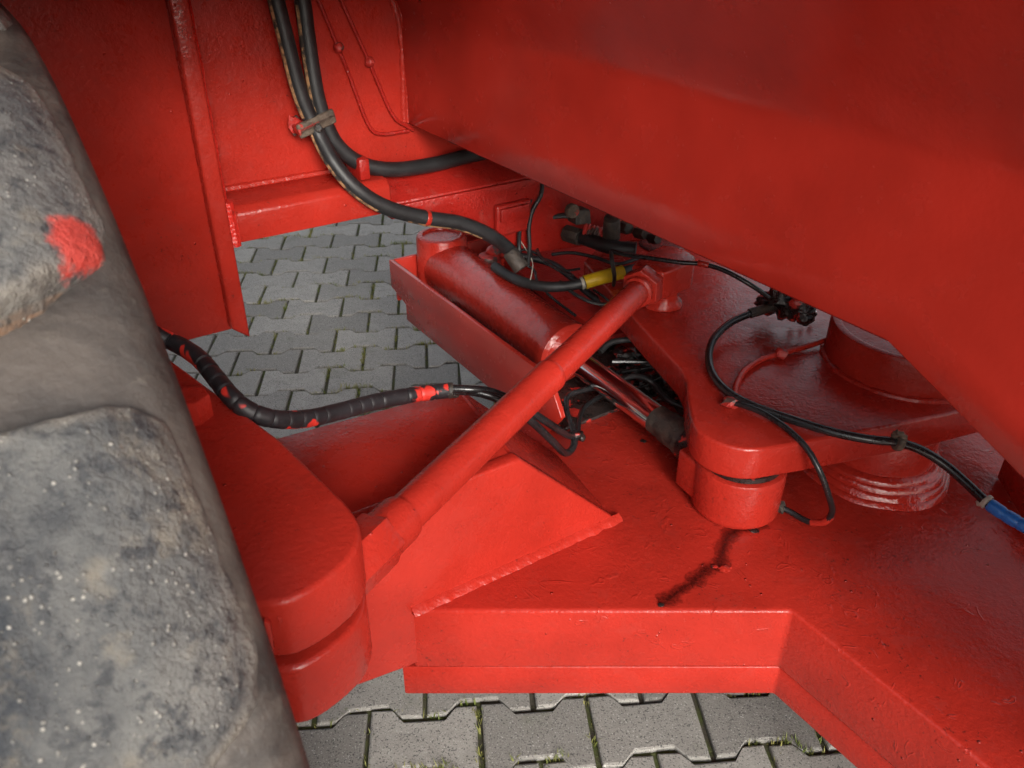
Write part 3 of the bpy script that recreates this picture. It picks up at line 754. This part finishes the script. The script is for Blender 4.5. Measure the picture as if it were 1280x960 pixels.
# braided fitting under the body
ft = thing("pipe_fitting", "dirty dark pipe fitting with short hose under the body edge", "fitting", tuple(V(0.1617, 1.6053, 0.6600)))
b = B(); cyl(b, V(0.1106, 1.6457, 0.6600), V(0.1400, 1.6186, 0.6600), .018, seg=8); mk("hex_union", b, GRIME, ft, angle=25)
b = B(); tube(b, [V(0.1281, 1.6366, 0.6600), V(0.1613, 1.6009, 0.6600), V(0.1982, 1.5666, 0.6600), V(0.2441, 1.5540, 0.6600)], .0145, 16, .004, lambda s, t: 1 + .05 * math.sin(s * 700)); mk("short_hose", b, HOSE, ft)
b = B(); tube(b, [V(0.1454, 1.6154, 0.6800), V(0.1739, 1.6062, 0.6750), V(0.1918, 1.5883, 0.6700)], .012, 14, .003, lambda s, t: 1 + .14 * math.sin(s * 800)); mk("ribbed_boot", b, GRIME_RED, ft)
b = B(); cyl(b, V(0.1948, 1.5698, 0.7200), V(0.1982, 1.5883, 0.6700), .016, .018, seg=16); mk("elbow", b, GRIME, ft)
b = B(); ext(b, [V(0.1245, 1.6160, 0.7200), V(0.1564, 1.6160, 0.7200), V(0.1611, 1.6158, 0.6900), V(0.1283, 1.6067, 0.6900)], M(0, .03, 0), .003); mk("bracket", b, GRIME, ft)
b = B(); cyl(b, V(0.1119, 1.5731, 0.7350), V(0.1119, 1.5731, 0.7350) + M(0, -.015, 0), .014, seg=16); mk("bolt_end", b, CLAMP, ft)
# thin tube along the body edge
t4 = hose("grease_tube", "thin glossy black tube running along over the tie rod head", [V(0.1820, 1.4468, 0.7000), V(0.2099, 1.4227, 0.7020), V(0.2503, 1.4029, 0.7040), V(0.2972, 1.3846, 0.7040), V(0.3349, 1.3751, 0.7050), V(0.3699, 1.3585, 0.7000), V(0.4090, 1.3377, 0.6850), V(0.4490, 1.3326, 0.6600)], .0042, HOSE_GLOSS, 10, "tube")
b = B(); tube(b, [V(0.1820, 1.4468, 0.7000), V(0.1819, 1.4255, 0.6900), V(0.1897, 1.4370, 0.6550), V(0.1944, 1.4752, 0.6200)], .004, 8); mk("down_tube", b, HOSE, t4)
b = B(); ring_at(b, V(0.3363, 1.3751, 0.7050), V(0.3699, 1.3585, 0.7000) - V(0.3108, 1.3823, 0.7050), .0058, .020, 12); mk("painted_joint", b, RED, t4)
# dirty manifold under the body edge
mf = thing("grease_manifold", "black oily block with fittings half hidden under the body edge", "manifold", tuple(V(0.5145, 1.4151, 0.6000)))
b = B()
for k, (q, r) in enumerate(((V(0.4617, 1.3657, 0.6350), .022), (V(0.4835, 1.3293, 0.6400), .022), (V(0.5073, 1.3103, 0.6400), .020), (V(0.4707, 1.3457, 0.6600), .024), (V(0.4944, 1.3068, 0.6600), .02))): blob(b, q, r, (1, 1, .9), .45, 3, k)
mk("block", b, OILY, mf)
for q in (V(0.5015, 1.3510, 0.6120), V(0.5221, 1.3574, 0.6120), V(0.5423, 1.3672, 0.6120)):
    b = B(); cyl(b, q, q + V(0, -.010, .006), .006, seg=6, bev=.001); mk("nipple", b, CHROME, mf)
# hose looping over the lever to the blue sleeve
hL = [V(0.4572, 1.3481, 0.6340), V(0.4194, 1.3306, 0.6300), V(0.3774, 1.3032, 0.6250), V(0.3411, 1.2572, 0.6180), V(0.3230, 1.2042, 0.6120), V(0.3196, 1.1480, 0.6100), V(0.3317, 1.0995, 0.6100), V(0.3586, 1.0591, 0.6110), V(0.4025, 1.0243, 0.6110), V(0.4546, 0.9877, 0.6120), V(0.4992, 0.9698, 0.6120), V(0.5392, 0.9648, 0.6100), V(0.5717, 0.9616, 0.6000), V(0.6033, 0.9481, 0.5850), V(0.6282, 0.9204, 0.5700), V(0.6455, 0.8912, 0.5600), V(0.6639, 0.8688, 0.5550), V(0.6911, 0.8410, 0.5500)]
t5 = hose("grease_hose", "black hose looping over the steering lever to a blue sleeve", hL, .0066, HOSE_GLOSS, 12)
b = B(); tube(b, [V(0.4630, 1.3493, 0.6350), V(0.4376, 1.3372, 0.6330), V(0.4180, 1.3306, 0.6300)], .0088, 14); mk("hose_ferrule", b, GRIME, t5)
b = B(); tube(b, [V(0.6455, 0.8912, 0.5600), V(0.6639, 0.8688, 0.5550), V(0.6911, 0.8410, 0.5500)], .0092, 14, .003, lambda s, t: 1 - (.12 if (s % .020) < .003 else 0)); mk("blue_sleeve", b, BLUE, t5)
b = B(); ring_at(b, V(0.6430, 0.8938, 0.5620), V(0.6523, 0.8744, 0.5600) - V(0.6303, 0.9133, 0.5700), .0105, .006); blob(b, V(0.6407, 0.9007, 0.5550), .006, seed=5); mk("pale_tie", b, PALE, t5)
b = B(); ring_at(b, V(0.5403, 0.9648, 0.6100), V(0.5636, 0.9693, 0.6000) - V(0.5217, 0.9687, 0.6100), .012, .010, 16); tube(b, [V(0.5345, 0.9690, 0.6180), V(0.5356, 0.9652, 0.6260), V(0.5455, 0.9641, 0.6200), V(0.5476, 0.9661, 0.6050)], .005, 10); mk("hose_clip", b, CLAMP, t5)
hN = [V(0.3319, 1.0759, 0.6060), V(0.3466, 1.0591, 0.6110), V(0.3703, 1.0356, 0.6120), V(0.3949, 0.9967, 0.6100), V(0.4137, 0.9654, 0.6000), V(0.4304, 0.9429, 0.5750), V(0.4495, 0.9397, 0.5350), V(0.4632, 0.9467, 0.5000), V(0.4584, 0.9532, 0.4750), V(0.4408, 0.9668, 0.4650), V(0.4223, 0.9859, 0.4660), V(0.4051, 0.9961, 0.4700)]
t6 = hose("grease_hose", "thin black hose drooping over the lever edge to the rod eye", hN, .0046, HOSE_GLOSS, 10)
b = B(); tube(b, [V(0.4650, 0.9498, 0.4900), V(0.4584, 0.9532, 0.4750), V(0.4445, 0.9638, 0.4660)], .0056, 10); mk("paint_coating", b, RED, t6)
b = B(); blob(b, V(0.3319, 1.0759, 0.6060), .011, (1.3, 1, .8), .6, 2, 6); mk("hose_clip", b, GRIME_RED, t6)
t7 = hose("grease_pipe", "thin red painted pipe curving across the lever to the pivot boss", [V(0.3404, 1.0906, 0.6040), V(0.3510, 1.1268, 0.6050), V(0.3736, 1.1701, 0.6060), V(0.4087, 1.2068, 0.6060), V(0.4469, 1.2268, 0.6070), V(0.4929, 1.2473, 0.6080), V(0.5381, 1.2686, 0.6120)], .0050, RED, 10, "pipe")
b = B(); blob(b, V(0.4468, 1.2223, 0.6080), .011, (1, .8, .9), .6, 2, 7); mk("pipe_clip", b, GRIME_RED, t7)
# spiral-wrapped hose over the knuckle and box beam
hW = [V(-0.4675, 0.9269, 0.8000), V(-0.4456, 0.9269, 0.8000), V(-0.4284, 0.9288, 0.7900), V(-0.4055, 0.9170, 0.7850), V(-0.3798, 0.8956, 0.7800), V(-0.3528, 0.8617, 0.7750), V(-0.3258, 0.8297, 0.7680), V(-0.3050, 0.8207, 0.7550), V(-0.2805, 0.8341, 0.7350), V(-0.2538, 0.8739, 0.7100), V(-0.2245, 0.9213, 0.6900), V(-0.1868, 0.9766, 0.6700), V(-0.1370, 1.0197, 0.6550), V(-0.0931, 1.0421, 0.6480)]
def wraprf(s, t):
    f = (s % .022) / .022
    return 1.0 + .03 * f - (.13 if f < .09 else 0)
t8 = hose("wrapped_hose", "black spiral-wrapped hose bundle with red paint smears crossing behind the knuckle arm", hW, .0112, WRAP, 16, "hose", .0022, wraprf)
b = B(); ring_at(b, V(-0.0896, 1.0421, 0.6480), V(-0.0756, 1.0421, 0.6480) - V(-0.1045, 1.0399, 0.6480), .0118, .009, 16); blob(b, V(-0.0853, 1.0440, 0.6400), .007, (1.3, .8, .8), .5, 2, 8); mk("hose_clip", b, GRIME, t8)
b = B(); tube(b, [V(-0.0874, 1.0431, 0.6460), V(-0.0642, 1.0447, 0.6450), V(-0.0350, 1.0417, 0.6400), V(0.0000, 1.0427, 0.6200), V(0.0338, 1.0561, 0.5800), V(0.0627, 1.0835, 0.5300), V(0.0865, 1.1210, 0.4800), V(0.1010, 1.1416, 0.4750), V(0.1066, 1.1694, 0.4800)], .0062, 12); mk("hose_branch", b, HOSE_GLOSS, t8)
b = B(); tube(b, [V(-0.0870, 1.0400, 0.6520), V(-0.0581, 1.0410, 0.6500), V(-0.0294, 1.0507, 0.6400), V(0.0059, 1.0538, 0.6200), V(0.0428, 1.0736, 0.5800), V(0.0743, 1.1148, 0.5300), V(0.0960, 1.1549, 0.4900), V(0.1083, 1.1761, 0.4820)], .0062, 12); mk("hose_branch", b, HOSE_GLOSS, t8)
t9 = thing("cable_tie_bundle", "two short black tubes tied together beside the chromed rod", "tube", tuple(V(0.1101, 1.1961, 0.4700)))
b = B(); tube(b, [V(0.1063, 1.1665, 0.4820), V(0.0997, 1.1958, 0.4900), V(0.0942, 1.2257, 0.5000), V(0.0986, 1.2571, 0.5050), V(0.1216, 1.2815, 0.5000), V(0.1534, 1.3118, 0.4900)], .005, 10); mk("tube_run", b, HOSE_GLOSS, t9)
b = B(); tube(b, [V(0.1109, 1.1737, 0.4820), V(0.1167, 1.2183, 0.4800), V(0.1287, 1.2648, 0.4750), V(0.1539, 1.3052, 0.4700), V(0.1872, 1.3415, 0.4650)], .005, 10); mk("tube_run", b, HOSE_GLOSS, t9)
b = B(); ring_at(b, V(0.1080, 1.1722, 0.4830), V(0, .3, 1), .013, .007, 12); blob(b, V(0.1178, 1.1719, 0.4750), .007, seed=3); mk("tie", b, OILY, t9)
# loose tubes in the dark under the lever
for k, (pts, lab) in enumerate((([V(0.1899, 1.3890, 0.5000), V(0.2278, 1.3890, 0.5000), V(0.2658, 1.3890, 0.5000), V(0.3135, 1.4015, 0.5000), V(0.3767, 1.4450, 0.4900)], "upper thin black tube in the dark gap under the lever"),
                                ([V(0.1954, 1.3640, 0.4900), V(0.2346, 1.3760, 0.4900), V(0.2733, 1.3821, 0.4900), V(0.3176, 1.3691, 0.4800), V(0.3617, 1.3564, 0.4700)], "lower thin black tube in the dark gap under the lever"))):
    hose("grease_tube", lab, pts, .0045, HOSE_GLOSS, 8, "tube")

# black clutter in the gap between the cylinder and the lever
for pts, lab, rad in (([V(0.0000, 1.6761, 0.6000), V(0.0377, 1.6826, 0.5900), V(0.0855, 1.6714, 0.5800), V(0.1203, 1.6195, 0.5750), V(0.1554, 1.5688, 0.5600), V(0.2081, 1.5134, 0.5400)], "black hose half hidden behind the cylinder under the yellow sleeve", .0075),
                      ([V(0.0544, 1.6936, 0.6400), V(0.0748, 1.7003, 0.6500), V(0.1109, 1.7108, 0.6550), V(0.1622, 1.7099, 0.6500), V(0.2189, 1.6750, 0.6400)], "black hose arching behind the pipe fitting", .0060),
                      ([V(0.1593, 1.3351, 0.5000), V(0.1840, 1.2954, 0.5100), V(0.2199, 1.3096, 0.5150), V(0.2548, 1.3121, 0.5000), V(0.2779, 1.2678, 0.4900), V(0.3145, 1.2517, 0.4800)], "thin black tube snaking behind the chromed rod", .0050),
                      ([V(0.1661, 1.3905, 0.5200), V(0.1887, 1.4101, 0.5300), V(0.2294, 1.4199, 0.5300), V(0.2508, 1.3974, 0.5300)], "short black tube bent under the tie rod near the lever edge", .0060)):
    hose("hydraulic_hose", lab, pts, rad, HOSE, 10)
for pts, lab, rad in (([V(0.0000, 1.5737, 0.6350), V(0.0244, 1.6037, 0.6400), V(0.0521, 1.6027, 0.6300), V(0.0774, 1.5766, 0.6200), V(0.1063, 1.5675, 0.6100), V(0.1375, 1.5756, 0.6100)], "thin black wire looping beside the thick hose ferrule", .0026),
                      ([V(0.0242, 1.5766, 0.6200), V(0.0451, 1.5675, 0.6100), V(0.0508, 1.5350, 0.6000), V(0.0792, 1.5138, 0.5750), V(0.1257, 1.4825, 0.5500)], "thin black wire dropping behind the cylinder barrel", .0028),
                      ([V(0.1589, 1.4970, 0.6000), V(0.1799, 1.4818, 0.5900), V(0.1982, 1.4703, 0.5750), V(0.2027, 1.4451, 0.5600)], "short thin wire hanging below the yellow sleeve", .0024),
                      ([V(0.1811, 1.3404, 0.4900), V(0.2068, 1.3061, 0.4900), V(0.2433, 1.3174, 0.4900), V(0.2826, 1.3606, 0.4850), V(0.3076, 1.3455, 0.4800)], "thin black wire curled over the grease behind the rod", .0028)):
    hose("electric_cable", lab, pts, rad, HOSE_GLOSS, 8, "cable")
gl = thing("grease_lump", "dark lump of grease and dirt behind the chromed rod", "grease", tuple(V(0.2860, 1.3471, 0.4580)))
b = B()
for k, (q, rr) in enumerate(((V(0.2646, 1.3623, 0.4700), .022), (V(0.2958, 1.3219, 0.4700), .026), (V(0.2482, 1.4106, 0.4700), .020), (V(0.3203, 1.2779, 0.4700), .022), (V(0.2299, 1.4558, 0.4750), .022))): blob(b, q, rr, (1.2, 1, .6), .7, 3, k + 20)
mk("lump_body", b, OILY, gl)

# dark fittings crowded under the body edge
uf = thing("valve_block", "oily dark valve block wedged under the body edge behind the yellow sleeve", "valve", tuple(V(0.2581, 1.7081, 0.6200)))
b = B(); c0 = V(0.1920, 1.7126, 0.6400); ext(b, [c0, c0 + M(.11, 0, 0), c0 + M(.11, 0, .05), c0 + M(0, 0, .05)], M(0, .06, 0), .004); mk("block", b, OILY, uf)
for q, rr, ln in ((V(0.2250, 1.6695, 0.6650), .013, .03), (V(0.2563, 1.6503, 0.6600), .012, .03), (V(0.2800, 1.6186, 0.6600), .011, .025)):
    b = B(); cyl(b, q, q + M(0, -ln, .004), rr, seg=6, bev=.002); mk("hex_plug", b, GRIME, uf, angle=25)
b = B(); blob(b, V(0.0886, 1.7594, 0.6000), .03, (1.4, 1, .5), .6, 3, 31); blob(b, V(0.1326, 1.7657, 0.6200), .026, (1.2, 1, .6), .6, 3, 32); mk("grease_cake", b, OILY, uf)
for pts, lab, rad in (([V(0.0129, 1.6053, 0.6600), V(0.0325, 1.6238, 0.6700), V(0.0585, 1.6343, 0.6900), V(0.0973, 1.6347, 0.7000), V(0.1459, 1.6347, 0.7000)], "black hose arching over the thin tubes to the body edge", .0055),
                      ([V(0.0946, 1.5237, 0.6050), V(0.1184, 1.4931, 0.5950), V(0.1555, 1.4813, 0.5800), V(0.1950, 1.4846, 0.5750), V(0.2376, 1.5138, 0.5750)], "thin black tube sagging below the yellow sleeve", .0035),
                      ([V(0.0821, 1.6149, 0.6250), V(0.1218, 1.5989, 0.6350), V(0.1684, 1.5737, 0.6350), V(0.2097, 1.5529, 0.6300), V(0.2566, 1.5737, 0.6350)], "thin black tube lying just above the yellow sleeve", .0038),
                      ([V(-0.0163, 1.6182, 0.6550), V(0.0000, 1.6329, 0.6700), V(0.0198, 1.6411, 0.6600), V(0.0261, 1.6172, 0.6450), V(0.0452, 1.5858, 0.6300)], "short looped wire beside the thick hose end", .0022)):
    hose("grease_tube", lab, pts, rad, HOSE, 8, "tube")
